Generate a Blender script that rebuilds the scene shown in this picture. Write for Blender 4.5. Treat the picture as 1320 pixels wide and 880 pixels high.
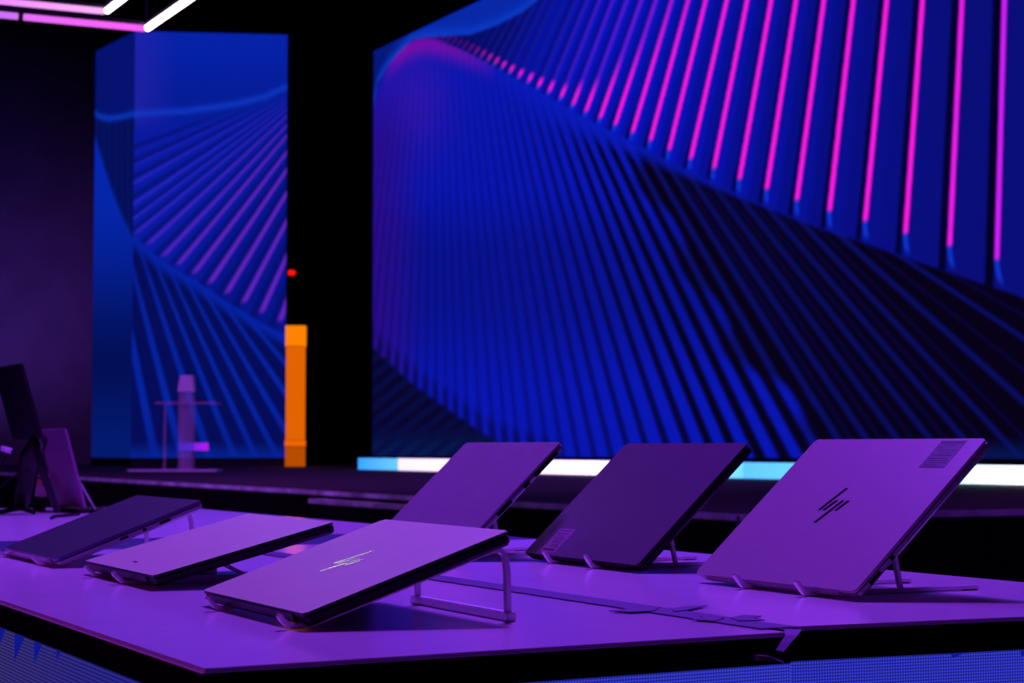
import bpy, bmesh, math, random
import numpy as np
from mathutils import Vector, Matrix

random.seed(4)
for o in list(bpy.data.objects):
    bpy.data.objects.remove(o)
S = bpy.context.scene
COL = S.collection

# ------------------------------------------------------------------ frame
F = 2537.67                     # focal length in pixels of the 1320 x 880 frame
YH = 575.43                     # horizon row
PSI = math.radians(26.14)       # direction of the counter's length
TOP = 0.90                      # counter top height
CZ = TOP + 0.1603               # camera height
STAGE = CZ - 0.27               # stage floor height
PIT = math.atan((YH - 440) / F)
U = Vector((-math.sin(PSI), math.cos(PSI), 0))     # along the counter, away
V = Vector((math.cos(PSI), math.sin(PSI), 0))      # across the counter, to the right
ZA = PSI - math.pi / 2          # z rotation of things whose x axis is -U and y axis is V


def uv(u, v, z=0.0):
    p = U * u + V * v
    return Vector((p.x, p.y, z))


def at(px, py, y):
    """point at depth y seen at pixel px, py"""
    dx = (px - 660) / F
    dv = (440 - py) / F
    d = Vector((dx, math.cos(PIT) - dv * math.sin(PIT), math.sin(PIT) + dv * math.cos(PIT)))
    return Vector((0, 0, CZ)) + d * (y / d.y)


# ------------------------------------------------------------------ camera
cam = bpy.data.cameras.new('camera')
cam.sensor_width = 36
cam.lens = F / 1320 * 36
cam.clip_start = 0.05
cam.clip_end = 200
cam.dof.use_dof = True
cam.dof.focus_distance = 2.12
cam.dof.aperture_fstop = 15.0
co = bpy.data.objects.new('camera', cam)
co.location = (0, 0, CZ)
co.rotation_euler = (math.pi / 2 + PIT, 0, 0)
COL.objects.link(co)
S.camera = co

# ------------------------------------------------------------------ world, exposure
w = bpy.data.worlds.new('hall_dark')
S.world = w
w.use_nodes = True
w.node_tree.nodes['Background'].inputs[0].default_value = (0.05, 0.01, 0.12, 1)
w.node_tree.nodes['Background'].inputs[1].default_value = 0.004
S.view_settings.view_transform = 'Standard'
S.view_settings.look = 'None'
S.view_settings.exposure = 0.0
S.view_settings.gamma = 1.0
S.view_settings.use_curve_mapping = False


# ------------------------------------------------------------------ stage lamps
def area(name, loc, target, size, power, col, spread=180):
    l = bpy.data.lights.new(name, 'AREA')
    l.shape = 'DISK'
    l.size = size
    l.energy = power
    l.color = col
    l.spread = math.radians(spread)
    o = bpy.data.objects.new(name, l)
    o.location = loc
    o.rotation_euler = (Vector(target) - Vector(loc)).to_track_quat('-Z', 'Y').to_euler()
    COL.objects.link(o)
    return o


TC = uv(2.4, 1.0, TOP)
area('purple_wash', TC + U * 1.2 + V * 0.75 + Vector((0, 0, 3.6)), TC, 0.6, 205, (0.315, 0.04, 1.0))
area('violet_wash', TC + U * 2.4 + V * 1.3 + Vector((0, 0, 3.6)), TC + U * 0.8, 0.5, 75, (0.15, 0.06, 1.0))
area('stage_wash', (-4, 6, 7.5), (-2.2, 17, STAGE), 0.6, 190, (0.36, 0.07, 0.9), 60)
area('magenta_side', TC - V * 4.0 - U * 0.3 + Vector((0, 0, 1.5)), TC, 0.4, 8, (1.0, 0.03, 0.42))
area('curtain_uplight', (-8.2, 24.5, 0.5), (-8.6, 30, 2.6), 0.5, 27, (0.26, 0.08, 1.0), 110)


# ------------------------------------------------------------------ materials
def lin(c):
    return tuple((x / 255 / 12.92) if x / 255 <= 0.04045 else ((x / 255 + 0.055) / 1.055) ** 2.4 for x in c)


def mat(name, col, rough=0.5, metal=0.0, noise=0.0, nscale=40, bump=0.0, bscale=300, spec=0.5, alpha=1.0, trans=0.0):
    m = bpy.data.materials.new(name)
    m.use_nodes = True
    nt = m.node_tree
    b = nt.nodes['Principled BSDF']
    b.inputs['Base Color'].default_value = (*col, 1)
    b.inputs['Roughness'].default_value = rough
    b.inputs['Metallic'].default_value = metal
    b.inputs['Specular IOR Level'].default_value = spec
    b.inputs['Alpha'].default_value = alpha
    b.inputs['Transmission Weight'].default_value = trans
    tc = nt.nodes.new('ShaderNodeTexCoord')
    if noise:
        n = nt.nodes.new('ShaderNodeTexNoise')
        n.inputs['Scale'].default_value = nscale
        n.inputs['Detail'].default_value = 5
        nt.links.new(tc.outputs['Object'], n.inputs['Vector'])
        mr = nt.nodes.new('ShaderNodeMapRange')
        mr.inputs['From Min'].default_value = 0.3
        mr.inputs['From Max'].default_value = 0.7
        mr.inputs['To Min'].default_value = 1 - noise
        mr.inputs['To Max'].default_value = 1 + noise
        nt.links.new(n.outputs['Fac'], mr.inputs['Value'])
        mx = nt.nodes.new('ShaderNodeVectorMath')
        mx.operation = 'SCALE'
        mx.inputs[0].default_value = col
        nt.links.new(mr.outputs[0], mx.inputs['Scale'])
        nt.links.new(mx.outputs[0], b.inputs['Base Color'])
    if bump:
        n = nt.nodes.new('ShaderNodeTexNoise')
        n.inputs['Scale'].default_value = bscale
        nt.links.new(tc.outputs['Object'], n.inputs['Vector'])
        bp = nt.nodes.new('ShaderNodeBump')
        bp.inputs['Strength'].default_value = bump
        bp.inputs['Distance'].default_value = 0.001
        nt.links.new(n.outputs['Fac'], bp.inputs['Height'])
        nt.links.new(bp.outputs[0], b.inputs['Normal'])
    return m


def glow(name, col, strength=1.0):
    m = bpy.data.materials.new(name)
    m.use_nodes = True
    nt = m.node_tree
    nt.nodes.remove(nt.nodes['Principled BSDF'])
    e = nt.nodes.new('ShaderNodeEmission')
    e.inputs[0].default_value = (*col, 1)
    e.inputs[1].default_value = strength
    nt.links.new(e.outputs[0], nt.nodes['Material Output'].inputs[0])
    return m


def glow_attr(name, dots=0.0, pitch=0.003):
    """LED screen surface: shows the picture stored on the mesh, optionally as dots"""
    m = glow(name, (1, 1, 1))
    nt = m.node_tree
    e = [n for n in nt.nodes if n.type == 'EMISSION'][0]
    a = nt.nodes.new('ShaderNodeAttribute')
    a.attribute_name = 'picture'
    nt.links.new(a.outputs['Color'], e.inputs[0])
    return m


def led_dots(name, col_a, col_b, pitch):
    """close LED wall: rows of dots, colour drifting from col_a to col_b along x"""
    m = glow(name, (1, 1, 1))
    nt = m.node_tree
    e = [n for n in nt.nodes if n.type == 'EMISSION'][0]
    tc = nt.nodes.new('ShaderNodeTexCoord')
    sp = nt.nodes.new('ShaderNodeSeparateXYZ')
    nt.links.new(tc.outputs['Object'], sp.inputs[0])
    outs = []
    for ax in ('X', 'Z'):
        mu = nt.nodes.new('ShaderNodeMath')
        mu.operation = 'MULTIPLY'
        mu.inputs[1].default_value = 2 * math.pi / pitch
        nt.links.new(sp.outputs[ax], mu.inputs[0])
        si = nt.nodes.new('ShaderNodeMath')
        si.operation = 'SINE'
        nt.links.new(mu.outputs[0], si.inputs[0])
        mr = nt.nodes.new('ShaderNodeMapRange')
        mr.inputs['From Min'].default_value = -0.6
        mr.inputs['From Max'].default_value = 0.6
        mr.inputs['To Min'].default_value = 0.45
        mr.inputs['To Max'].default_value = 1.1
        nt.links.new(si.outputs[0], mr.inputs['Value'])
        outs.append(mr)
    mm = nt.nodes.new('ShaderNodeMath')
    mm.operation = 'MULTIPLY'
    nt.links.new(outs[0].outputs[0], mm.inputs[0])
    nt.links.new(outs[1].outputs[0], mm.inputs[1])
    nt.links.new(mm.outputs[0], e.inputs[1])
    cr = nt.nodes.new('ShaderNodeMapRange')
    cr.inputs['From Min'].default_value = 0.0
    cr.inputs['From Max'].default_value = 0.8
    nt.links.new(sp.outputs['X'], cr.inputs['Value'])
    mx = nt.nodes.new('ShaderNodeMix')
    mx.data_type = 'RGBA'
    mx.inputs[6].default_value = (*col_a, 1)
    mx.inputs[7].default_value = (*col_b, 1)
    nt.links.new(cr.outputs[0], mx.inputs[0])
    nt.links.new(mx.outputs[2], e.inputs[0])
    return m


M = {}
M['white_top'] = mat('white_laminate', (0.84, 0.80, 0.84), 0.14, noise=0.03, nscale=9, bump=0.02, bscale=60)
M['black_trim'] = mat('black_trim', (0.006, 0.006, 0.007), 0.5, noise=0.1, spec=0.2)
M['black_cloth'] = mat('black_drape', (0.004, 0.0035, 0.0035), 0.9, noise=0.3, nscale=6, spec=0.05)
M['dark_brown'] = mat('brown_drape', (0.02, 0.012, 0.004), 0.9, noise=0.3, nscale=3, spec=0.05)
M['grey_cloth'] = mat('grey_drape', (0.30, 0.28, 0.34), 0.9, noise=0.12, nscale=2, spec=0.1)
M['stage_floor'] = mat('stage_carpet', (0.06, 0.045, 0.055), 0.75, noise=0.25, nscale=30, bump=0.3, bscale=200, spec=0.2)
M['hall_floor'] = mat('hall_carpet', (0.02, 0.015, 0.02), 0.9, noise=0.3, nscale=8, spec=0.1)
M['nosing'] = mat('stage_nosing', (0.85, 0.8, 0.9), 0.35, metal=0.3, noise=0.5, nscale=5)
M['silver'] = mat('silver_lid', (0.74, 0.92, 0.56), 0.42, metal=0.35, noise=0.02, nscale=30, bump=0.02, bscale=900)  # tint puts a whitish reflection into the lid's base colour
M['silver_warm'] = mat('pale_silver_lid', (0.43, 0.34, 0.39), 0.42, metal=0.3, noise=0.02, nscale=30, bump=0.02, bscale=900)
M['silver_side'] = mat('silver_body', (0.40, 0.38, 0.42), 0.35, metal=0.5, noise=0.03)
M['grey_lid'] = mat('grey_lid', (0.35, 0.28, 0.38), 0.42, metal=0.35, noise=0.04, nscale=25)
M['dark_lid'] = mat('graphite_lid', (0.17, 0.12, 0.20), 0.36, metal=0.4, noise=0.05, nscale=14)
M['night_lid'] = mat('night_blue_lid', (0.15, 0.11, 0.25), 0.36, metal=0.85, noise=0.04, nscale=20)
M['black_body'] = mat('black_body', (0.006, 0.005, 0.006), 0.45, noise=0.1, spec=0.3)
M['port'] = mat('port_black', (0.002, 0.002, 0.002), 0.6, noise=0.1, spec=0.1)
M['stand'] = mat('brushed_aluminium', (0.85, 0.78, 0.85), 0.36, metal=0.35, noise=0.08, nscale=120)
M['rubber'] = mat('black_rubber', (0.01, 0.01, 0.01), 0.8, noise=0.1, spec=0.2)
M['logo_black'] = mat('logo_black', (0.003, 0.002, 0.004), 0.3, noise=0.1)
M['chrome'] = mat('logo_chrome', (0.95, 0.92, 0.97), 0.12, metal=1.0, noise=0.02, bump=0.10, bscale=120)
M['sticker_dark'] = mat('grey_sticker', (0.14, 0.11, 0.17), 0.5, noise=0.05)
M['sticker_pale'] = mat('pale_sticker', (0.27, 0.20, 0.29), 0.5, noise=0.05)
M['print'] = mat('sticker_print', (0.05, 0.035, 0.06), 0.6, noise=0.1)
M['tape'] = mat('violet_tape', (0.07, 0.04, 0.15), 0.6, noise=0.15, nscale=50, bump=0.2, bscale=120)
M['gap_shade'] = mat('blue_gap_shade', (0.012, 0.03, 0.10), 0.6, noise=0.2, nscale=40)  # dark blue stands in for shade in the gap between counters
M['white_cable'] = mat('white_plastic', (0.7, 0.68, 0.72), 0.4, noise=0.03)
M['tan'] = mat('tan_paper', (0.75, 0.45, 0.30), 0.6, noise=0.05)
M['acrylic'] = mat('acrylic', (0.8, 0.6, 0.85), 0.15, noise=0.02, alpha=0.25)
M['frosted'] = mat('frosted_acrylic', (0.95, 0.8, 0.98), 0.4, noise=0.02, alpha=0.9)
M['screen'] = glow_attr('led_wall_picture')
M['dots_front'] = led_dots('led_front', lin((52, 58, 215)), lin((60, 66, 225)), 0.0028)
M['dots_side'] = led_dots('led_side', lin((42, 40, 172)), lin((64, 54, 128)), 0.0034)
M['deep_blue'] = glow('led_deep_blue', lin((14, 22, 140)))


# ------------------------------------------------------------------ mesh helpers
def link(name, bm, m=None, parent=None, loc=None, rot=None, smooth=False):
    me = bpy.data.meshes.new(name)
    bmesh.ops.recalc_face_normals(bm, faces=bm.faces)
    bm.to_mesh(me)
    bm.free()
    if m:
        me.materials.append(m)
    if smooth:
        for p in me.polygons:
            p.use_smooth = True
    o = bpy.data.objects.new(name, me)
    COL.objects.link(o)
    if parent:
        o.parent = parent
    if loc is not None:
        o.location = loc
    if rot is not None:
        o.rotation_euler = rot
    return o


def thing(name, label, cat, loc=(0, 0, 0), rot=(0, 0, 0), group=None):
    o = bpy.data.objects.new(name, None)
    o.empty_display_size = 0.05
    COL.objects.link(o)
    o.location = loc
    o.rotation_euler = rot
    o['label'] = label
    o['category'] = cat
    if group:
        o['group'] = group
    return o


def tag(o, label, cat, group=None):
    o['label'] = label
    o['category'] = cat
    if group:
        o['group'] = group
    return o


def structure(o):
    o['kind'] = 'structure'
    return o


def prism(bm, pts, z0, z1):
    """pts: list of (x, y) polygon; extruded between z0 and z1"""
    lo = [bm.verts.new((x, y, z0)) for x, y in pts]
    hi = [bm.verts.new((x, y, z1)) for x, y in pts]
    n = len(pts)
    f = [bm.faces.new(lo[::-1]), bm.faces.new(hi)]
    for i in range(n):
        f.append(bm.faces.new((lo[i], lo[(i + 1) % n], hi[(i + 1) % n], hi[i])))
    return lo, hi


def box(bm, x0, x1, y0, y1, z0, z1, bev=0.0):
    b2 = bmesh.new()
    prism(b2, [(x0, y0), (x1, y0), (x1, y1), (x0, y1)], z0, z1)
    if bev:
        bmesh.ops.bevel(b2, geom=b2.edges[:], offset=bev, segments=2, affect='EDGES')
    me = bpy.data.meshes.new('t')
    b2.to_mesh(me)
    b2.free()
    bm.from_mesh(me)
    bpy.data.meshes.remove(me)
    return bm


def rrect(x0, x1, y0, y1, r, n=5):
    out = []
    for cx, cy, a0 in ((x1 - r, y0 + r, -90), (x1 - r, y1 - r, 0), (x0 + r, y1 - r, 90), (x0 + r, y0 + r, 180)):
        for k in range(n + 1):
            a = math.radians(a0 + 90 * k / n)
            out.append((cx + r * math.cos(a), cy + r * math.sin(a)))
    return out


def rprism(bm, x0, x1, y0, y1, z0, z1, r, bev=0.0):
    b2 = bmesh.new()
    lo, hi = prism(b2, rrect(x0, x1, y0, y1, r), z0, z1)
    if bev:
        ed = [e for e in b2.edges if abs(e.verts[0].co.z - e.verts[1].co.z) < 1e-7]
        bmesh.ops.bevel(b2, geom=ed, offset=bev, segments=2, affect='EDGES')
    me = bpy.data.meshes.new('t')
    b2.to_mesh(me)
    b2.free()
    bm.from_mesh(me)
    bpy.data.meshes.remove(me)


def ribbon(bm, path, x0, x1, th):
    """flat bar that follows path [(y, z)] with thickness th, between x0 and x1"""
    n = len(path)
    nor = []
    for i in range(n):
        a = Vector(path[max(i - 1, 0)])
        b = Vector(path[min(i + 1, n - 1)])
        d = (b - a).normalized()
        nor.append(Vector((-d.y, d.x)))
    ring = []
    for i in range(n):
        p = Vector(path[i])
        a = p + nor[i] * th / 2
        b = p - nor[i] * th / 2
        ring.append([bm.verts.new((x0, a.x, a.y)), bm.verts.new((x1, a.x, a.y)),
                     bm.verts.new((x1, b.x, b.y)), bm.verts.new((x0, b.x, b.y))])
    for i in range(n - 1):
        for k in range(4):
            bm.faces.new((ring[i][k], ring[i][(k + 1) % 4], ring[i + 1][(k + 1) % 4], ring[i + 1][k]))
    bm.faces.new(ring[0])
    bm.faces.new(ring[-1][::-1])


def tube(bm, pts, r, seg=8):
    pts = [Vector(p) for p in pts]
    rings = []
    for i, p in enumerate(pts):
        d = (pts[min(i + 1, len(pts) - 1)] - pts[max(i - 1, 0)]).normalized()
        a = d.cross(Vector((0, 0, 1)))
        if a.length < 1e-3:
            a = Vector((1, 0, 0))
        a.normalize()
        b = d.cross(a)
        rr = r[i] if isinstance(r, (list, tuple)) else r
        rings.append([bm.verts.new(p + (a * math.cos(2 * math.pi * k / seg) + b * math.sin(2 * math.pi * k / seg)) * rr) for k in range(seg)])
    for i in range(len(rings) - 1):
        for k in range(seg):
            bm.faces.new((rings[i][k], rings[i][(k + 1) % seg], rings[i + 1][(k + 1) % seg], rings[i + 1][k]))
    bm.faces.new(rings[0][::-1])
    bm.faces.new(rings[-1])


def spline(pts, n=6):
    pts = [Vector(p) for p in pts]
    P = [pts[0]] + pts + [pts[-1]]
    out = []
    for i in range(1, len(P) - 2):
        for k in range(n):
            t = k / n
            a, b, c, d = P[i - 1], P[i], P[i + 1], P[i + 2]
            out.append(0.5 * ((2 * b) + (c - a) * t + (2 * a - 5 * b + 4 * c - d) * t * t + (3 * b - a - 3 * c + d) * t ** 3))
    out.append(pts[-1])
    return out


# ------------------------------------------------------------------ the room
def slab(name, x0, x1, y0, y1, z0, z1, m):
    bm = bmesh.new()
    box(bm, x0, x1, y0, y1, z0, z1)
    return structure(link(name, bm, m))


slab('floor', -16, 16, -3, 34, -0.1, 0.0, M['hall_floor'])
slab('ceiling', -16, 16, -3, 34, 9.0, 9.1, M['black_cloth'])
slab('wall_back', -16, 16, 34.0, 34.2, 0.0, 9.0, M['black_cloth'])
slab('wall_right', 16, 16.2, -3, 34, 0.0, 9.0, M['black_cloth'])
slab('wall_left', -16.2, -16, -3, 34, 0.0, 9.0, M['black_cloth'])

# stage: floor and black face, its long edge runs along U
SC = (0.884, 7.73)
p0 = Vector((SC[0], SC[1], 0))
far = p0 + U * 21.5
rt = p0 + V * 13.5
bm = bmesh.new()
prism(bm, [(p0.x, p0.y), (rt.x, rt.y), (15.5, 33.5), (far.x - 0.5, 33.5), (far.x, far.y)], 0.0, STAGE)
st = structure(link('stage_platform', bm, M['stage_floor']))
# black cloth skirt that hangs down the two open faces of the stage
bm = bmesh.new()
for a, b in ((p0, far), (p0, rt)):
    d = (b - a).normalized()
    nrm = Vector((-d.y, d.x, 0))
    if nrm.dot(-p0) < 0:
        nrm = -nrm
    L = (b - a).length
    nf = int(L / 0.09)
    prev = None
    for k in range(nf + 1):
        q = a + d * (L * k / nf) + nrm * (0.015 + 0.012 * math.sin(k * 2.1) + 0.006 * math.sin(k * 0.7))
        pr = (bm.verts.new((q.x, q.y, 0.0)), bm.verts.new((q.x, q.y, STAGE - 0.03)))
        if prev:
            bm.faces.new((prev[0], pr[0], pr[1], prev[1]))
        prev = pr
structure(link('stage_skirt', bm, M['black_cloth']))
# nosing strips along the stage's edges, one piece per deck
for a, d, n, L in ((p0, U, 10, 1.98), (p0, V, 6, 2.0)):
    nrm = -V if d is U else -U
    for k in range(n):
        bm = bmesh.new()
        q0 = a + d * (k * L + 0.01)
        q1 = a + d * ((k + 1) * L - 0.01)
        w2 = nrm * 0.012
        w3 = nrm * -0.02
        pts = [q0 + w2, q1 + w2, q1 + w3, q0 + w3]
        prism(bm, [(p.x, p.y) for p in pts], STAGE - 0.020, STAGE + 0.004)
        link('nosing_strip', bm, M['nosing'], st)

# lower step board in front of the stage edge
bm = bmesh.new()
a = Vector((0, 0, 0)) + at(422, 642, 11.8)
a.z = 0
b = a - U * 2.2
prism(bm, [(p_.x, p_.y) for p_ in (a - V * .12, b - V * .12, b - V * .02, a - V * .02)], CZ - 0.335, CZ - 0.31)
sb_ = thing('step_board', 'pale-edged low step board against the black stage front', 'step', (0, 0, 0))
link('tread', bm, M['nosing'], sb_)
bm = bmesh.new()
prism(bm, [(p_.x, p_.y) for p_ in (a - V * .115 - U * .02, b - V * .115 + U * .02, b - V * .03 + U * .02, a - V * .03 - U * .02)], 0.0, CZ - 0.3355)
link('riser', bm, M['black_trim'], sb_)


# ------------------------------------------------------------------ pictures on the LED walls
def mixc(a, b, t):
    t = np.clip(t, 0, 1)[..., None]
    return a * (1 - t) + b * t


def sst(x, a, b):
    t = np.clip((x - a) / (b - a), 0, 1)
    return t * t * (3 - 2 * t)


BX = [1285, 1224, 1167, 1115, 1069, 1027, 988, 953, 920, 890, 862, 838, 815, 792.5, 773, 754.6, 738, 722.5, 707, 693.5, 681, 668.6, 657, 647, 637.6, 628.7, 620, 611.6, 604, 596.5, 589, 582, 575, 568, 561.5, 555, 549, 543.5, 538, 532, 526, 520, 514, 509, 504, 499.5, 495, 491, 487.5, 484.5, 482]
BY = [336, 318, 302, 286, 273, 259, 245, 232, 218, 206, 194.5, 182.6, 172, 162, 153.6, 145, 136.5, 127, 119.5, 112.6, 106, 100, 94, 88, 83, 78.5, 74, 70, 66.5, 63, 60, 57.5, 55.5, 53.5, 52, 51, 50.8, 51.2, 52.5, 54.5, 57, 61, 66, 72, 79, 87, 95, 103, 112, 121, 130]
TX = [1294.5, 1240, 1189, 1143, 1100, 1062, 1026, 994, 963, 937, 909.5, 887, 866, 845.4, 826.6, 808, 790, 773, 757, 742, 728, 715, 703, 692, 682, 672, 663, 654, 646, 638, 630, 622, 615, 608, 601]
EX = [2120, 2050, 1900, 1690, 1497, 1362, 1298, 1250, 1205, 1162, 1122, 1085, 1050, 1017, 985, 954, 925, 897, 869, 841, 816, 792, 770, 749, 729, 710, 692, 672, 657, 641, 624, 607, 592, 579, 564.5, 551, 536, 522, 507, 494, 480, 466, 452, 438, 424, 410, 396, 382, 368, 354, 340]
# five more ribs beyond the right edge of the frame
ext = [(1640, 432, 1655, 2240), (1560, 412, 1571, 2220), (1487, 392, 1496, 2200), (1417, 373, 1424, 2175), (1350, 354, 1358, 2150)]
NX = len(ext)
BX = np.array([e[0] for e in ext] + BX, float)
BY = np.array([e[1] for e in ext] + BY, float)
TX = np.array([e[2] for e in ext] + TX, float)
EX = np.array([e[3] for e in ext] + EX, float)
IDX = np.arange(len(BX)) - NX
C2X = [470, 487, 500, 514, 531, 550, 572, 606, 640, 675, 692, 740, 800, 900, 1100, 1800]
C2Y = [190, 106, 84, 68, 51, 47, 46, 44, 32, 14, 0, -40, -84, -150, -270, -650]


def C(*c):
    return np.array(lin(c))


def tri(fr, c, wd):
    """soft pulse around fraction c"""
    d = np.abs((fr - c + 0.5) % 1 - 0.5)
    return 1 - sst(d, wd * 0.35, wd)


def big_row(xs, y):
    ny = np.full_like(xs, y)
    out = np.tile(C(8, 40, 168), (len(xs), 1))
    out = mixc(out, np.tile(C(5, 18, 105), (len(xs), 1)), sst(xs, 560, 490) * 0.8)
    o = np.argsort(BX)
    c1 = np.interp(xs, BX[o], BY[o])
    ii = np.interp(xs, BX[o], IDX[o].astype(float))
    off = np.interp(ii, [-5, 0, 3, 5, 9, 14, 20, 30], [44, 36, 26, 22, 15, 8, 4, 2])
    c2 = np.interp(xs, C2X, C2Y)
    rim = np.exp(-((y - c2) / 9.0) ** 2)
    out = mixc(out, np.tile(C(12, 62, 205), (len(xs), 1)), rim * 0.75)
    # --- upper fan
    n = len(TX)
    xa = TX + (BX[:n] - TX) * (y / BY[:n])
    k = np.argsort(xa)
    xk, sk = xa[k], IDX[:n][k].astype(float)
    s = np.interp(xs, xk, sk)
    sp = np.abs(np.gradient(xk))
    spx = np.interp(xs, xk, sp)
    r = np.round(s)
    dpx = (s - r) * spx                       # signed distance, positive = left of the line
    yl = np.interp(r, IDX, BY)
    up = yl - y
    base = mixc(np.tile(C(9, 14, 120), (len(xs), 1)), np.tile(C(8, 20, 192), (len(xs), 1)), np.clip((s - 1) / 11, 0, 1))
    base = mixc(base, np.tile(C(8, 12, 112), (len(xs), 1)), sst(s, 17, 25))
    fr = s - np.floor(s)
    base = mixc(base, np.tile(C(6, 8, 96), (len(xs), 1)), tri(fr, 0.30, 0.45) * 0.45 * (s < 20) * sst(s, 1, 5))
    blk = ((dpx > 0) * sst(dpx, 2, 5) * (1 - sst(dpx, np.interp(s, [0, 3, 8], [13, 9, 6.5]), np.interp(s, [0, 3, 8], [18, 12, 8]))))
    base = mixc(base, np.tile(C(3, 1, 14), (len(xs), 1)), blk * np.maximum(np.interp(s, [0, 4, 9], [0.95, 0.75, 0.15]), 0.85 * sst(up, 45, 0) * sst(s, 17, 12)))
    lw = np.interp(s, [0, 4, 10, 20], [3.1, 2.9, 2.4, 2.0])
    line = (1 - sst(np.abs(dpx), lw * 0.62, lw * 1.25))
    up = yl - y
    on = sst(up, -2, 5)
    pink = C(255, 26, 228) * 1.0
    viol = C(205, 30, 255)
    lc = np.tile(pink, (len(xs), 1))
    lc = mixc(lc, np.tile(viol, (len(xs), 1)), (s < 0.5) * 0.9 + (s < 1.5) * (s >= 0.5) * 0.35)
    # lines lose their pink away from the lower end as the ribs turn
    reach = np.interp(r, [7, 9, 11, 13, 15, 17, 19, 23], [900, 560, 280, 130, 50, 22, 15, 10])
    fade = sst(up, reach, reach * 0.25 + 4)
    dim = mixc(np.tile(C(165, 22, 218), (len(xs), 1)), np.tile(C(74, 24, 208), (len(xs), 1)), sst(s, 9, 16))
    dim = mixc(dim, np.tile(C(14, 24, 140), (len(xs), 1)), sst(s, 15, 20))
    lc = mixc(dim, lc, fade)
    lc = mixc(lc, np.tile(C(150, 15, 190), (len(xs), 1)), sst(s, 20, 30) * fade)
    tail = (1 - on) * (1 - sst(-up, np.maximum(off * 0.5, 3), np.maximum(off, 5)))
    A = mixc(base, lc, line * on)
    tl = 1 - sst(np.abs(dpx + np.clip(-up, 0, 60) ** 1.6 * 0.03), lw * 0.6, lw * 1.3)
    A = mixc(A, np.tile(C(14, 55, 220), (len(xs), 1)), tl * tail * 0.8)
    # dark hollow just under the rim
    A = mixc(A, np.tile(C(6, 10, 98), (len(xs), 1)), sst(s, 22, 30) * 0.85)
    # --- lower fan
    xb = BX + (EX - BX) * ((y - BY) / (590 - BY))
    xb = np.where(y < BY, BX + (BY - y) * 0.01, xb)
    xb = np.maximum.accumulate(xb[::-1]) + np.arange(len(xb)) * 1e-3     # left to right
    xk, sk = xb, IDX[::-1].astype(float)
    s2 = np.interp(xs, xk, sk)
    fr2 = s2 - np.floor(s2)
    under = y - (c1 + off)
    blue = mixc(np.tile(C(10, 22, 178), (len(xs), 1)), np.tile(C(9, 18, 146), (len(xs), 1)), sst(ny, 230, 330) * sst(ny, 520, 380))
    blue = mixc(blue, np.tile(C(50, 22, 178), (len(xs), 1)), np.exp(-((xs - 535) / 40) ** 2 - ((y - 135) / 60) ** 2) * 0.8)
    blue = mixc(blue, np.tile(C(44, 10, 138), (len(xs), 1)), sst(xs, 555, 484) * sst(ny, 60, 200) * 0.85)
    con = np.interp(s2, [12, 16, 20, 25, 30, 40], [1.0, 1.0, 0.8, 0.6, 0.55, 0.6]) * (0.45 + 0.55 * sst(under, 0, np.interp(s2, [14, 20, 30], [25, 80, 140]))) * (0.65 + 0.35 * sst(xs, 560, 760))
    dk = mixc(np.tile(C(6, 3, 26), (len(xs), 1)), np.tile(C(6, 8, 78), (len(xs), 1)), sst(s2, 16, 26))
    B1 = mixc(blue, dk, np.minimum(tri(fr2, 0.15, np.interp(s2, [12, 15, 19, 26], [0.40, 0.36, 0.26, 0.30])) * con, 1))
    night = np.tile(C(7, 2, 24), (len(xs), 1))
    ln = np.tile(C(11, 17, 108), (len(xs), 1))
    sp2 = np.interp(xs, xk, np.abs(np.gradient(xk)))
    wf = np.clip(7.5 / np.maximum(sp2, 1), 0.05, 0.28)
    dd = np.abs((fr2 - 0.72 + 0.5) % 1 - 0.5)
    thin = 1 - sst(dd, wf * 0.3, wf)
    d3 = np.abs((fr2 - 0.25 + 0.5) % 1 - 0.5)
    thin = np.maximum(thin, 0.25 * (1 - sst(d3, wf * 0.2, wf * 0.8)) * (s2 < 11))
    vis = np.interp(s2, [0, 5, 9, 13], [0.75, 0.7, 0.6, 0.85])
    B2 = mixc(night, ln, thin * vis)
    jag = 12.7 + 0.7 * np.sin(y / 17.0) - sst(ny, 420, 590) * 1.8
    B = mixc(B1, B2, sst(s2, jag + 0.9, jag - 0.5))
    B = mixc(B, np.tile(C(9, 28, 190), (len(xs), 1)), (1 - sst(under, 0, np.interp(ii, [0, 6, 12, 18, 24], [3, 6, 24, 45, 30]))) * np.interp(ii, [0, 3, 8, 14, 22, 30], [0.0, 0.2, 0.6, 0.8, 0.5, 0.0]))
    mag = np.exp(-((y - c1 - 5) / 13.0) ** 2) * sst(xs, 492, 520) * np.interp(xs, [500, 560, 600, 640], [1, 0.9, 0.6, 0.0])
    B = mixc(B, np.tile(C(135, 8, 165), (len(xs), 1)), mag * 0.8 * (0.7 + 0.3 * tri(fr2, 0.5, 0.4)))
    # foot of the wave at the lower left
    foot = np.interp(xs, [470, 482, 530, 620, 650, 700, 900, 1320], [438, 448, 492, 556, 572, 586, 640, 900])
    low = sst(y - foot, -3, 5)
    stub = sst(y - foot, -34, -12) * tri(fr2, 0.25, 0.45) * (xs < 720)
    B = mixc(B, np.tile(C(8, 8, 70), (len(xs), 1)), stub * 0.75)
    dkf = mixc(np.tile(C(8, 5, 42), (len(xs), 1)), np.tile(C(6, 30, 88), (len(xs), 1)), sst(ny, 545, 588) * 0.8)
    dkf = mixc(dkf, np.tile(C(7, 12, 66), (len(xs), 1)), 0.5 + 0.5 * np.sin((xs * 0.8 + y) / 3.2))
    B = mixc(B, dkf, low)
    B = mixc(B, np.tile(C(6, 26, 96), (len(xs), 1)), sst(ny, 560, 590) * sst(s2, 13, 8) * 0.6)
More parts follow.
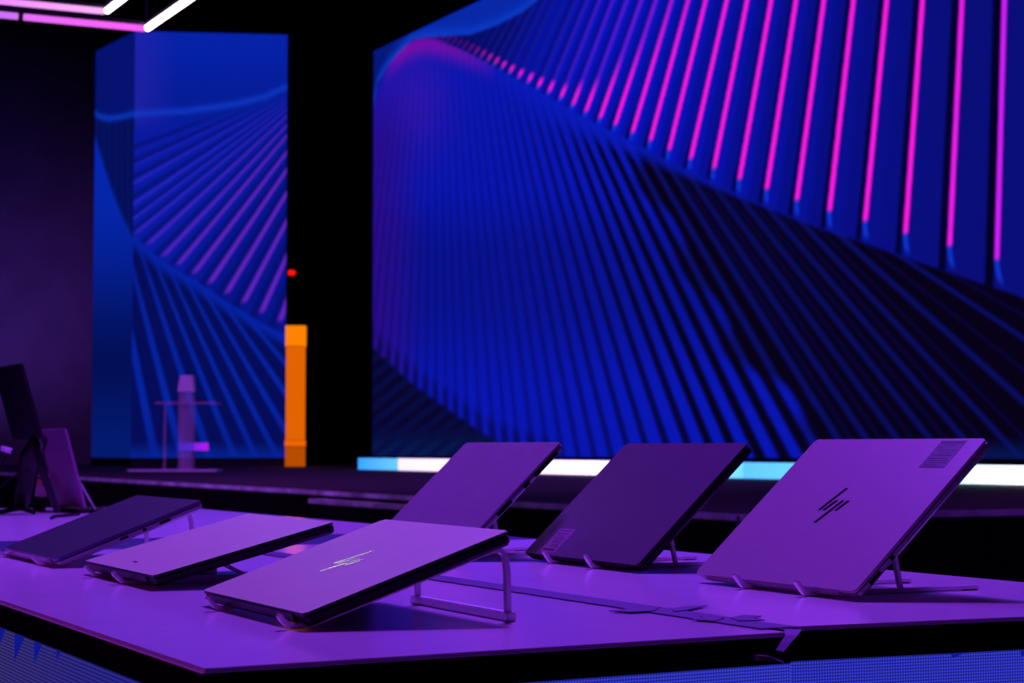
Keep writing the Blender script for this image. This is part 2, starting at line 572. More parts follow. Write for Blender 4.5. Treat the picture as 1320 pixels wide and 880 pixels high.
    isA = sst(c1 + off - y, -1.5, 1.5)
    left = sst(xs, 588, 560)
    isA = isA * (1 - left * sst(y - c1, -4, 2))
    wave = sst(y - c2, -2, 3)
    res = mixc(B, A, isA)
    out = mixc(out, res, wave)
    edge = np.interp(xs, [480, 1320], [587.5, 591.5])
    out = mixc(out, np.tile(C(1, 0, 6), (len(xs), 1)), sst(ny - edge, -1, 1))
    return out


# left tower, broad face
LB = [(20, 230), (50, 243), (80, 257), (110, 271), (140, 285), (157, 293), (173.7, 301), (190.7, 314.7), (210.5, 330), (229.6, 340.6), (250, 352), (270.5, 364.5), (292, 378), (314, 390), (336.7, 403), (360.6, 414), (386, 427)]
LR = [112, 116, 120, 124, 129, 134, 140, 149, 161, 174, 196, 218, 248.5, 285, 330, 388, 470]
LE = [70, 100, 135, 165, 200, 235, 271, 303, 330, 358, 388, 425, 470, 525, 600, 700, 850]
LBX = np.array([p[0] for p in LB], float)
LBY = np.array([p[1] for p in LB], float)
LRY = np.array(LR, float)
LEX = np.array(LE, float)
LI = np.arange(len(LB)).astype(float)


def left_row(xs, y):
    T = lambda *c: np.tile(C(*c), (len(xs), 1))
    ny = np.full_like(xs, y)
    out = mixc(T(6, 34, 168), T(5, 28, 150), sst(ny, 40, 140))
    out = mixc(out, T(38, 34, 170), sst(xs, 235, 171) * 0.55)  # purple glow reflected from the light frames, painted into the upper left
    crest = np.interp(xs, [118, 171, 240, 300, 340, 372], [147, 147, 143, 135, 125, 111])
    out = mixc(out, T(16, 58, 200), np.exp(-((y - crest) / 4.5) ** 2) * 0.7)
    xa = LBX + (370 - LBX) * ((LBY - y) / (LBY - LRY))
    k = np.argsort(xa)
    s = np.interp(xs, xa[k], LI[k])
    fr = s - np.floor(s)
    r = np.round(s)
    yl = np.interp(r, LI, LBY)
    A = mixc(T(10, 26, 160), T(6, 20, 135), sst(s, 7, 13))
    A = mixc(A, T(4, 12, 92), tri(fr, 0.72, 0.3) * 0.6)
    lc = mixc(T(36, 34, 190), T(95, 34, 190), sst(s, 5, 11))
    A = mixc(A, lc, tri(fr, 0.0, 0.17) * sst(yl - y, -3, 5) * sst(s, 0.5, 4))
    # the same ribs, seen as level bands close to the crest
    b = np.tile(LEX, 1)
    xb = LBX + (LEX - LBX) * ((y - LBY) / (590 - LBY))
    xb = np.where(y < LBY, LBX, xb)
    xb = np.maximum.accumulate(xb) + np.arange(len(xb)) * 1e-3
    s2 = np.interp(xs, xb, LI)
    fr2 = s2 - np.floor(s2)
    B = mixc(T(5, 12, 88), T(6, 36, 165), tri(fr2, 0.0, 0.22) * np.interp(y, [300, 400, 520, 590], [0.45, 0.8, 0.9, 0.6]))
    c1 = np.interp(xs, LBX, LBY)
    off = np.interp(xs, [171, 360], [5, 14])
    B = mixc(B, T(6, 34, 165), 1 - sst(y - c1 - off, 0, 22))
    floor_ = sst(ny, 566 , 590) * 0.75
    B = mixc(B, T(6, 36, 150), floor_)
    res = mixc(B, A, sst(c1 + off - y, -2, 2))
    out = mixc(out, res, sst(y - crest, 0, 26))
    return out


def side_row(xs, y):
    T = lambda *c: np.tile(C(*c), (len(xs), 1))
    ny = np.full_like(xs, y)
    out = T(5, 18, 112)
    crest = np.interp(xs, [118, 128, 140, 155, 171], [142, 150, 153, 151, 147])
    out = mixc(out, T(10, 55, 190), np.exp(-((y - crest) / 4.0) ** 2) * 0.8)
    dark = mixc(T(4, 14, 84), T(5, 18, 96), 0.5 + 0.5 * np.sin(xs / 1.3))
    out = mixc(out, dark, sst(y - crest, 2, 10))
    diag = np.interp(xs, [118, 124, 140, 155, 171], [160, 180, 232, 272, 305])
    out = mixc(out, mixc(T(5, 38, 172), T(3, 16, 88), sst(ny, 230, 470)), sst(y - diag, -6, 8))
    out = mixc(out, T(5, 30, 120), sst(ny, 470, 590) * 0.7)
    return out


def led_wall(name, pa, pb, z0, z1, nx, nz, fn, parent, bias=1.0):
    """flat display from ground point pa to pb, picture sampled from fn"""
    pa, pb = Vector(pa), Vector(pb)
    t = np.linspace(0, 1, nx)
    # even columns along the wall as they fall on the picture
    ya, yb = pa.y, pb.y
    tt = t * ya / (yb + t * (ya - yb)) if bias else t
    tt = (t * ya) / (t * ya + (1 - t) * yb)
    tt = 1 - (1 - t) * 1.0 / ((1 - t) + t * 1.0) if abs(ya - yb) < 1e-6 else (t / yb) / ((1 - t) / ya + t / yb)
    X = pa.x + (pb.x - pa.x) * tt
    Y = pa.y + (pb.y - pa.y) * tt
    Z = np.linspace(z0, z1, nz)
    co = np.zeros((nz, nx, 3))
    co[..., 0] = X[None]
    co[..., 1] = Y[None]
    co[..., 2] = Z[:, None]
    x, y, z = co[..., 0], co[..., 1], co[..., 2] - CZ
    d = y * math.cos(PIT) + z * math.sin(PIT)
    v = -y * math.sin(PIT) + z * math.cos(PIT)
    px = 660 + F * x / d
    py = 440 - F * v / d
    colr = np.ones((nz, nx, 4))
    # the picture rows are level on the wall's own height: use the picture row of each vertex
    lo, hi = py.min(), py.max()
    rows = np.arange(math.floor(lo) - 1, math.ceil(hi) + 2, 1.0)
    pxs = np.linspace(px.min() - 2, px.max() + 2, int((px.max() - px.min()) / 1.0) + 5)
    img = np.array([fn(pxs, float(r)) for r in rows])
    fx = (px - pxs[0]) / (pxs[1] - pxs[0])
    fy = py - rows[0]
    ix = np.clip(fx.astype(int), 0, len(pxs) - 2)
    iy = np.clip(fy.astype(int), 0, len(rows) - 2)
    ax = (fx - ix)[..., None]
    ay = (fy - iy)[..., None]
    colr[..., :3] = (img[iy, ix] * (1 - ax) + img[iy, ix + 1] * ax) * (1 - ay) + (img[iy + 1, ix] * (1 - ax) + img[iy + 1, ix + 1] * ax) * ay
    me = bpy.data.meshes.new(name)
    nv = nx * nz
    nf = (nx - 1) * (nz - 1)
    me.vertices.add(nv)
    me.vertices.foreach_set('co', co.reshape(-1))
    base = (np.arange(nz - 1)[:, None] * nx + np.arange(nx - 1)[None]).reshape(-1)
    fv = np.stack([base, base + 1, base + nx + 1, base + nx], 1).astype(np.int32)
    me.loops.add(nf * 4)
    me.loops.foreach_set('vertex_index', fv.reshape(-1))
    me.polygons.add(nf)
    me.polygons.foreach_set('loop_start', np.arange(nf, dtype=np.int32) * 4)
    me.update(calc_edges=True)
    at_ = me.color_attributes.new('picture', 'FLOAT_COLOR', 'POINT')
    at_.data.foreach_set('color', colr.reshape(-1))
    me.materials.append(M['screen'])
    o = bpy.data.objects.new(name, me)
    COL.objects.link(o)
    o.parent = parent
    return o


def cabinet(name, pa, pb, z0, z1, depth, parent, back):
    pa, pb = Vector(pa), Vector(pb)
    d = (pb - pa).normalized()
    n = Vector(back).normalized()
    g = n * 0.006
    bm = bmesh.new()
    prism(bm, [((pa + g).x, (pa + g).y), ((pb + g).x, (pb + g).y), ((pb + n * depth).x, (pb + n * depth).y), ((pa + n * depth).x, (pa + n * depth).y)], z0, z1)
    return link(name, bm, M['black_trim'], parent)


# big wall
YL = 25.0
PL = Vector(((480 - 660) / F * YL, YL, 0))
PR = PL - U * 16.5
zb = CZ - 0.124
zt = CZ + 5.06
big = thing('video_wall', 'huge video wall of blue ribs with glowing pink lines behind the stage', 'screen')
led_wall('display', PL, PR, zb, zt, 900, 640, big_row, big)
cabinet('cabinet', PL, PR, zb, zt, 0.15, big, V)
bm = bmesh.new()
a, b = PL + V * 0.02, PR + V * 0.02
prism(bm, [(a.x, a.y), (b.x, b.y), (b.x + V.x * .4, b.y + V.y * .4), (a.x + V.x * .4, a.y + V.y * .4)], STAGE, zb)
link('plinth', bm, M['black_trim'], big)

# left tower: two faces that meet in a corner
YC = 27.0
Q0 = Vector(((118.5 - 660) / F * 28.4, 28.4, 0))
Q1 = Vector(((169.5 - 660) / F * YC, YC, 0))
Q2 = Vector(((368 - 660) / F * 27.25, 27.25, 0))
tz0 = CZ - 14.6 * YC / F
tz1 = CZ + 540 * YC / F
tow = thing('video_tower', 'tall narrow two-sided blue video tower left of the dark gap', 'screen')
led_wall('display', Q1, Q2, tz0, tz1, 230, 520, left_row, tow)
led_wall('side_display', Q0, Q1, tz0, tz1, 70, 420, side_row, tow)
bm = bmesh.new()
prism(bm, [(Q1.x, Q1.y + .012), (Q2.x, Q2.y + .012), (Q2.x, 27.5), (Q1.x, 27.5), (Q0.x + .2, 28.6), (Q0.x + .006, Q0.y + .01)], tz0, tz1)
link('cabinet', bm, M['black_trim'], tow)
bm = bmesh.new()
prism(bm, [(Q1.x, Q1.y + .05), (Q2.x, Q2.y + .05), (Q2.x, 27.5), (Q1.x, 27.5), (Q0.x + .2, 28.6), (Q0.x + .02, Q0.y + .03)], STAGE, tz0)
link('plinth', bm, M['black_trim'], tow)

# ------------------------------------------------------------------ drapes and the dark gap
def drape(name, x0, x1, y, z0, z1, m, label, amp=0.05, pitch=0.35):
    bm = bmesh.new()
    n = max(int((x1 - x0) / 0.05), 8)
    prev = None
    for k in range(n + 1):
        x = x0 + (x1 - x0) * k / n
        yy = y + amp * math.sin(2 * math.pi * (x / pitch) + 0.7 * math.sin(x * 1.7))
        pr = [bm.verts.new((x, yy, z0)), bm.verts.new((x, yy, z1)), bm.verts.new((x, yy + 0.02, z1)), bm.verts.new((x, yy + 0.02, z0))]
        if prev:
            for a in range(4):
                bm.faces.new((prev[a], pr[a], pr[(a + 1) % 4], prev[(a + 1) % 4]))
        prev = pr
    o = link(name, bm, m, smooth=True)
    return tag(o, label, 'curtain')


drape('curtain', -14.5, -6.3, 29.5, 0.0, 8.6, M['grey_cloth'], 'grey curtain washed in purple left of the video tower', 0.012, 0.7)
drape('curtain', -3.2, -1.7, 30.2, STAGE, 8.6, M['black_cloth'], 'black curtain in the dark gap between tower and video wall', 0.05, 0.4)
drape('curtain', -3.55, -3.12, 29.4, STAGE, 8.6, M['dark_brown'], 'narrow brown-black curtain above the orange light column', 0.03, 0.2)

# orange column
YO = 26.85
oc = thing('light_column', 'glowing orange light column with brighter cap beside the video tower', 'lamp', ((381 - 660) / F * YO, YO, STAGE))
hw = 12.6 / F * YO


def zz(py):
    return CZ + (YH - py) / F * YO - STAGE


M['or_cap'] = glow('orange_cap', lin((255, 132, 4)))
M['or_shaft'] = glow('orange_shaft', lin((226, 100, 3)))
M['or_band'] = glow('orange_band', lin((240, 100, 4)))
M['or_foot'] = glow('orange_foot', lin((182, 78, 2)))
for nm, y0, y1, m, g in (('cap', 446, 420, 'or_cap', 0), ('shaft', 567, 446.6, 'or_shaft', 0.01), ('band', 575, 567.5, 'or_band', 0.0), ('foot', 602.6, 575.8, 'or_foot', 0.006)):
    bm = bmesh.new()
    rprism(bm, -hw + g, hw - g, -0.12, 0.12, zz(y0) if y0 < 600 else 0.002, zz(y1), 0.03)
    link(nm, bm, M[m], oc)
bm = bmesh.new()
rprism(bm, -hw + .02, hw - .02, -0.10, 0.10, 0.0, zz(421), 0.03)
link('core', bm, M['black_trim'], oc)

# red indicator on a thin pole
YR = 27.0
rp = thing('beacon', 'small red beacon on a thin dark pole above the orange column', 'lamp', ((374.5 - 660) / F * YR, 28.0, STAGE))
rp.location.x = (374.5 - 660) / F * 28.0
bm = bmesh.new()
zr = CZ + (YH - 351) / F * 28.0 - STAGE
tube(bm, [(0, 0, 0), (0, 0, zr - 0.03)], 0.014, 10)
link('pole', bm, M['black_trim'], rp)
M['red'] = glow('red_lamp', lin((255, 18, 10)), 1.3)
bm = bmesh.new()
bmesh.ops.create_uvsphere(bm, u_segments=14, v_segments=8, radius=0.055)
bmesh.ops.scale(bm, vec=(1.15, 1, 0.7), verts=bm.verts)
bmesh.ops.translate(bm, vec=(0, 0, zr), verts=bm.verts)
link('lamp', bm, M['red'], rp, smooth=True)

# ------------------------------------------------------------------ LED strip at the foot of the big wall
LS0 = Vector(((462 - 660) / F * 23.14, 23.14, 0))
pd = math.radians(29.9)
LD = Vector((math.sin(pd), -math.cos(pd), 0))
LN = Vector((-math.cos(pd), -math.sin(pd), 0))     # towards the hall
strip = thing('light_strip', 'long glowing white, pink and blue light strip along the foot of the video wall', 'lamp')


def strip_t(px):
    k = (px - 660) / F
    return (k * LS0.y - LS0.x) / (LD.x - k * LD.y)


def vgrad(name, ca, cb, pa, pb, strength):
    """emission running from ca to cb between two ground points"""
    m = glow(name, (1, 1, 1), strength)
    nt = m.node_tree
    e = [n for n in nt.nodes if n.type == 'EMISSION'][0]
    tc = nt.nodes.new('ShaderNodeTexCoord')
    sub = nt.nodes.new('ShaderNodeVectorMath')
    sub.operation = 'SUBTRACT'
    sub.inputs[1].default_value = pa
    nt.links.new(tc.outputs['Object'], sub.inputs[0])
    dt = nt.nodes.new('ShaderNodeVectorMath')
    dt.operation = 'DOT_PRODUCT'
    d = Vector(pb) - Vector(pa)
    dt.inputs[1].default_value = d / d.length_squared
    nt.links.new(sub.outputs[0], dt.inputs[0])
    mx = nt.nodes.new('ShaderNodeMix')
    mx.data_type = 'RGBA'
    mx.clamp_factor = True
    mx.inputs[6].default_value = (*ca, 1)
    mx.inputs[7].default_value = (*cb, 1)
    nt.links.new(dt.outputs['Value'], mx.inputs[0])
    nt.links.new(mx.outputs[2], e.inputs[0])
    return m


segs = [(462, 513, (50, 150, 255), (100, 185, 255), 1.25), (513.6, 600, (225, 200, 255), (255, 215, 245), 1.6), (600.6, 690, (255, 215, 245), (255, 200, 235), 1.8),
        (690.6, 771, (255, 205, 240), (255, 225, 250), 2.0), (771.6, 870, (255, 225, 250), (190, 215, 255), 1.8), (870.6, 957, (190, 215, 255), (95, 190, 255), 1.5),
        (957.6, 1060, (85, 170, 255), (95, 190, 255), 1.5), (1060.6, 1160, (95, 190, 255), (140, 215, 255), 1.6), (1160.6, 1250, (170, 235, 255), (205, 245, 255), 2.0),
        (1250.6, 1345, (205, 245, 255), (255, 240, 250), 2.0), (1345.6, 1450, (255, 240, 250), (255, 190, 240), 2.0)]
for x0, x1, ca, cb, sg in segs:
    a = LS0 + LD * strip_t(x0)
    b = LS0 + LD * strip_t(x1)
    bk = -LN * 0.03
    m = vgrad('strip_glow', lin(ca), lin(cb), tuple(a), tuple(b), sg)
    bm = bmesh.new()
    prism(bm, [(a.x, a.y), (b.x, b.y), ((b + bk).x, (b + bk).y), ((a + bk).x, (a + bk).y)], STAGE + 0.004, CZ - 0.133)
    link('light_segment', bm, m, strip)
a, b = LS0, LS0 + LD * strip_t(1450)
bm = bmesh.new()
prism(bm, [((a - LN * .031).x, (a - LN * .031).y), ((b - LN * .031).x, (b - LN * .031).y), ((b - LN * .07).x, (b - LN * .07).y), ((a - LN * .07).x, (a - LN * .07).y)], STAGE + .001, CZ - 0.13)
link('backing', bm, M['black_trim'], strip)

# ------------------------------------------------------------------ square light frames overhead
HZ = CZ + 2.14


def frame_light(name, label, corner, la, lb, cols_a, cols_b, r):
    t = thing(name, label, 'lamp', corner, (0, 0, 0), 'square light frames overhead')
    for d, L, cols in ((-V, la, cols_a), (-U, lb, cols_b)):
        n = len(cols)
        for k, (ca, cb, st_) in enumerate(cols):
            p = d * (L * k / n + (0.012 if k or d == -U else 0.0) + 0.01)
            q = d * (L * (k + 1) / n - 0.008)
            m = vgrad('frame_glow', lin(ca), lin(cb), tuple(p), tuple(q), st_)
            bm = bmesh.new()
            tube(bm, [p, q], r, 10)
            link('light_tube', bm, m, t)
    # the two sides that close the square
    for a0, d, L in ((-V * la, -U, lb), (-U * lb, -V, la)):
        m = vgrad('frame_glow', lin((190, 170, 255)), lin((255, 150, 255)), tuple(a0), tuple(a0 + d * L), 1.2)
        bm = bmesh.new()
        tube(bm, [a0 + d * 0.01, a0 + d * (L - 0.01)], r, 10)
        link('light_tube', bm, m, t)
    bm = bmesh.new()
    for a0, a1 in ((Vector(), -V * la), (Vector(), -U * lb), (-V * la, -V * la - U * lb), (-U * lb, -V * la - U * lb)):
        tube(bm, [a0 + Vector((0, 0, r * 1.6)), a1 + Vector((0, 0, r * 1.6))], r * 0.7, 6)
    link('channel', bm, M['black_trim'], t)
    for s_ in (Vector(), -V * la, -U * lb, -V * la - U * lb):
        bm = bmesh.new()
        tube(bm, [s_ + Vector((0, 0, r)), s_ + Vector((0, 0, 9.0 - HZ - 0.01))], 0.003, 6)
        link('cable', bm, M['black_trim'], t)
    return t


PINK = (255, 95, 250)
frame_light('ceiling_light', 'outer and larger of the two square pink and white light frames overhead', Vector((-1.875, 10.0, HZ)), 1.9, 1.9,
            [(PINK, (235, 110, 255), 1.0), ((215, 110, 255), (120, 130, 255), 1.0), ((130, 130, 255), (255, 120, 255), 1.0)],
            [((255, 225, 255), (255, 235, 255), 9.0), ((190, 190, 255), (120, 150, 255), 4.0)], 0.0165)
frame_light('ceiling_light', 'inner and smaller of the two square pink and white light frames overhead', Vector((-2.0, 9.60, HZ)), 1.35, 1.35,
            [((255, 175, 250), (225, 120, 255), 1.1), ((160, 150, 255), (110, 130, 255), 1.1)],
            [((255, 225, 250), (255, 235, 255), 7.0), ((190, 190, 255), (120, 150, 255), 4.0)], 0.0155)

# ------------------------------------------------------------------ display counters
def quad(bm, pts, z0, z1, inset=0.0):
    c = sum((Vector(p) for p in pts), Vector()) / len(pts)
    out = []
    for p in pts:
        p = Vector(p)
        d = c - p
        out.append(p + d.normalized() * inset * 1.414)
    prism(bm, [(p.x, p.y) for p in out], z0, z1)


def counter(label, pts, faces, drop=0.0268):
    """pts: four ground points; faces: which edges carry an LED face"""
    t = thing('display_counter', label, 'counter', (0, 0, 0), (0, 0, 0), 'display counters side by side')
    bm = bmesh.new()
    prism(bm, [(p.x, p.y) for p in pts], TOP - 0.004, TOP)
    up = [e for e in bm.edges if all(abs(v.co.z - TOP) < 1e-6 for v in e.verts)]
    bmesh.ops.bevel(bm, geom=up, offset=0.003, segments=4, affect='EDGES')
    link('worktop', bm, M['white_top'], t)
    bm = bmesh.new()
    prism(bm, [(p.x, p.y) for p in pts], TOP - drop, TOP - 0.004)
    link('edge_trim', bm, M['black_trim'], t)
    bm = bmesh.new()
    quad(bm, pts, 0.0, TOP - drop, 0.02)
    link('carcass', bm, M['black_trim'], t)
    for (i, j, m, nm) in faces:
        a, b = Vector(pts[i]), Vector(pts[j])
        d = (b - a)
        L = d.length
        d.normalize()
        nrm = Vector((d.y, -d.x, 0))
        cc = sum((Vector(p) for p in pts), Vector()) / 4
        if nrm.dot(cc - a) > 0:
            nrm = -nrm
        ang = math.atan2(d.y, d.x)
        # local x along the edge, local y outwards or inwards
        s = 1 if (Vector((-math.sin(ang), math.cos(ang), 0)).dot(nrm) < 0) else -1
        bm = bmesh.new()
        if s == 1:
            box(bm, 0.0, L, 0.001, 0.012, -(TOP - 0.034), 0)
        else:
            box(bm, 0.0, L, -0.012, -0.001, -(TOP - 0.034), 0)
        o = link(nm, bm, M[m], t, (a.x, a.y, TOP - drop - 0.0002), (0, 0, ang))
        if m == 'dots_side':
            # dark blue arrowheads of the picture on the side face
            for px0 in (0, 25.5, 50, 77, -28, -58):
                pass
    return t


A0 = uv(1.384, 0.430)
A1 = uv(1.433, 0.972)
A2 = uv(3.06, 0.972)
A3 = uv(3.06, 0.428)
B0 = uv(1.474, 1.0)
B1 = uv(1.450, 1.585)
B2 = uv(3.06, 1.562)
B3 = uv(3.06, 1.0)
ca = counter('white-topped display counter holding the left row of laptops, nearest corner in front', [A0, A1, A2, A3], [(0, 1, 'dots_front', 'led_panel'), (0, 3, 'dots_side', 'led_panel')])
cb = counter('white-topped display counter holding the right row of laptops', [B0, B1, B2, B3], [(0, 1, 'dots_front', 'led_panel')], 0.0305)
cc_ = counter('farthest white-topped counter at left with two upright displays', [uv(3.40, 0.43), uv(3.40, 1.56), uv(5.2, 1.52), uv(5.2, 0.43)], [(0, 3, 'dots_side', 'led_panel')])
# filler between the two front counters and a blue slab painted as shade in the gap behind them
bm = bmesh.new()
g = [uv(1.50, 0.9725), uv(1.50, 0.9995), uv(3.06, 0.9995), uv(3.06, 0.9725)]
prism(bm, [(p.x, p.y) for p in g], 0.0, TOP - 0.001)
o = link('counter_joint', bm, M['black_trim'])
tag(o, 'black filler between the two front counters under the tape', 'filler')
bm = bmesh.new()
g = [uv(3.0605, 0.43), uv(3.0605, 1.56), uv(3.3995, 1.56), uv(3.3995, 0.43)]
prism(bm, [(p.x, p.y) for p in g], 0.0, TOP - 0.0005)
o = link('gap_shade_slab', bm, M['gap_shade'])
tag(o, 'dark blue slab painted as the shade in the gap between near and far counters', 'panel')

# arrowheads on the side face of the near counter
for px, py, wd, dp in ((4, 807, 0.021, 0.030), (29, 815, 0.018, 0.026), (53, 824, 0.013, 0.020), (80, 836, 0.006, 0.009)):
    # distance along the edge where the pixel falls
    best = min(np.linspace(0, 1.5, 3001), key=lambda t_: abs((A0 + (A3 - A0).normalized() * t_).x / (A0 + (A3 - A0).normalized() * t_).y - (px - 660) / F))
    d = (A3 - A0).normalized()
    n = -V
    p = A0 + d * best + n * 0.0002
    bm = bmesh.new()
    z = TOP - 0.0272
    vs = [(p + d * wd + Vector((0, 0, z))), (p - d * wd * 1.4 + Vector((0, 0, z))), (p + d * wd * 0.9 + Vector((0, 0, z - dp)))]
    lo = [bm.verts.new(v_) for v_ in vs]
    hi = [bm.verts.new(v_ + n * 0.0006) for v_ in vs]
    bm.faces.new(lo)
    bm.faces.new(hi[::-1])
    for k in range(3):
        bm.faces.new((lo[k], lo[(k + 1) % 3], hi[(k + 1) % 3], hi[k]))
    link('blue_arrowhead', bm, M['deep_blue'], ca)

for px, wd, dp in ((1229, 0.006, 0.004), (1317, 0.006, 0.006)):
    d = (B1 - B0).normalized()
    best = min(np.linspace(0, 0.8, 3001), key=lambda t_: abs((B0 + d * t_).x / (B0 + d * t_).y - (px - 660) / F))
    n = -U
    p = B0 + d * best + n * 0.0002
    z = TOP - 0.0309
    bm = bmesh.new()
    lo = [bm.verts.new(q_) for q_ in (p - d * wd + Vector((0, 0, z)), p + d * wd * 1.4 + Vector((0, 0, z)), p - d * wd * 0.8 + Vector((0, 0, z - dp)))]
    hi = [bm.verts.new(v_.co + n * 0.0006) for v_ in lo]
    bm.faces.new(lo)
    bm.faces.new(hi[::-1])
    for k in range(3):
        bm.faces.new((lo[k], lo[(k + 1) % 3], hi[(k + 1) % 3], hi[k]))
    link('blue_arrowhead', bm, M['deep_blue'], cb)

# violet tape over the joint, with torn edges and an end that hangs over the front
tp = thing('tape_strip', 'violet tape strip covering the joint between the two front counters', 'tape', (0, 0, 0))
bm = bmesh.new()
n = 120
left, right = [], []
for k in range(n + 1):
    u = 1.462 + (3.055 - 1.462) * k / n
    j = 0.0006 * math.sin(k * 1.3) + 0.0006 * math.sin(k * 3.1)
    left.append(uv(u, 0.9600 + j, TOP + 0.0006))
    right.append(uv(u, 0.9990 + j * 0.7, TOP + 0.0006))
v1 = [bm.verts.new(p) for p in left]
v2 = [bm.verts.new(p) for p in right]
for k in range(n):
    bm.faces.new((v1[k], v2[k], v2[k + 1], v1[k + 1]))
r_ = bmesh.ops.extrude_face_region(bm, geom=bm.faces[:])
bmesh.ops.translate(bm, vec=(0, 0, 0.0008), verts=[e for e in r_['geom'] if isinstance(e, bmesh.types.BMVert)])
link('strip', bm, M['tape'], tp)


def flake(pts, z, name='torn_edge', m='tape'):
    bm = bmesh.new()
    prism(bm, [(uv(u_, v_).x, uv(u_, v_).y) for u_, v_ in pts], z, z + 0.0008)
    return link(name, bm, M[m], tp)


def tpx(px, py):
    Y = 0.1603 * F / (py - YH)
    p = Vector(((px - 660) / F * Y, Y, 0))
    return (p.dot(U), p.dot(V))


flake([tpx(*q) for q in ((784, 788), (800, 786.5), (822, 784), (850, 783), (842, 788), (812, 789.5))], TOP + 0.0014)
flake([tpx(*q) for q in ((864, 785), (884, 782), (911, 781), (898, 784), (884, 787), (868, 789))], TOP + 0.0014)
flake([tpx(*q) for q in ((888, 799), (905, 797.5), (900, 794), (925, 794), (932, 797), (920, 801))], TOP + 0.0014)
flake([tpx(*q) for q in ((940, 797), (956, 793.5), (980, 794.5), (970, 797.5), (984, 800), (950, 801))], TOP + 0.0014)
# hanging end, folded over the front edge
bm = bmesh.new()
rows = [[at(1011, 811.5, 1.722), at(1034, 811, 1.745)], [at(1012, 819, 1.700), at(1028, 819, 1.715)], [at(1006, 828, 1.680), at(1019, 829, 1.690)], [at(1000, 838, 1.662), at(1010, 840, 1.668)]]
vv = [[bm.verts.new(p) for p in r] for r in rows]
for k in range(3):
    bm.faces.new((vv[k][0], vv[k][1], vv[k + 1][1], vv[k + 1][0]))
r_ = bmesh.ops.extrude_face_region(bm, geom=bm.faces[:])
bmesh.ops.translate(bm, vec=(0, -0.0008, 0.0004), verts=[e for e in r_['geom'] if isinstance(e, bmesh.types.BMVert)])
M['tape_light'] = mat('pale_violet_tape', (0.30, 0.22, 0.42), 0.5, noise=0.1)
link('hanging_end', bm, M['tape_light'], tp)
bm = bmesh.new()
cp = [at(964, 848, 1.69), at(978, 847.5, 1.68), at(992, 849, 1.68), at(1010, 853.5, 1.695)]
wds = [0.0006, 0.0022, 0.0020, 0.0006]
r1 = [bm.verts.new(p + Vector((0, 0, w_))) for p, w_ in zip(cp, wds)]
r2 = [bm.verts.new(p - Vector((0, 0, w_)) - Vector((0, 0.002, 0))) for p, w_ in zip(cp, wds)]
for k in range(3):
    bm.faces.new((r1[k], r1[k + 1], r2[k + 1], r2[k]))
r_ = bmesh.ops.extrude_face_region(bm, geom=bm.faces[:])
bmesh.ops.translate(bm, vec=(0, 0.0006, 0.0004), verts=[e for e in r_['geom'] if isinstance(e, bmesh.types.BMVert)])
link('curled_end', bm, M['tape_light'], tp)


# ------------------------------------------------------------------ laptops and stands
LP = {  # X, Y, z0, tilt, w, h, dpsi   (near lower corner of the lid)
    1: (-6.021e-01, 2.606, 0.0128, 0.3595, 0.322, 0.2115, 0.0018),
    2: (-0.3992, 2.2021, 0.0170, 0.2571, 0.321, 0.2205, -0.0078),
    3: (-0.1808, 1.7193, 0.0155, 0.3351, 0.3093, 0.2079, -0.0161),
    4: (-0.0800, 2.7485, 0.0106, 0.7545, 0.3197, 0.2280, 0.0020),
    5: (0.1580, 2.4986, 0.0108, 0.7516, 0.3279, 0.2259, -0.0122),
    6: (0.3540, 2.0455, 0.0109, 0.7413, 0.3224, 0.2343, -0.0140)}
SLASH = [((0.1874, 0.1143), (0.1709, 0.1512)), ((0.1783, 0.1145), (0.1693, 0.1313)), ((0.1745, 0.0945), (0.1577, 0.1312)), ((0.1553, 0.1146), (0.1470, 0.1312))]


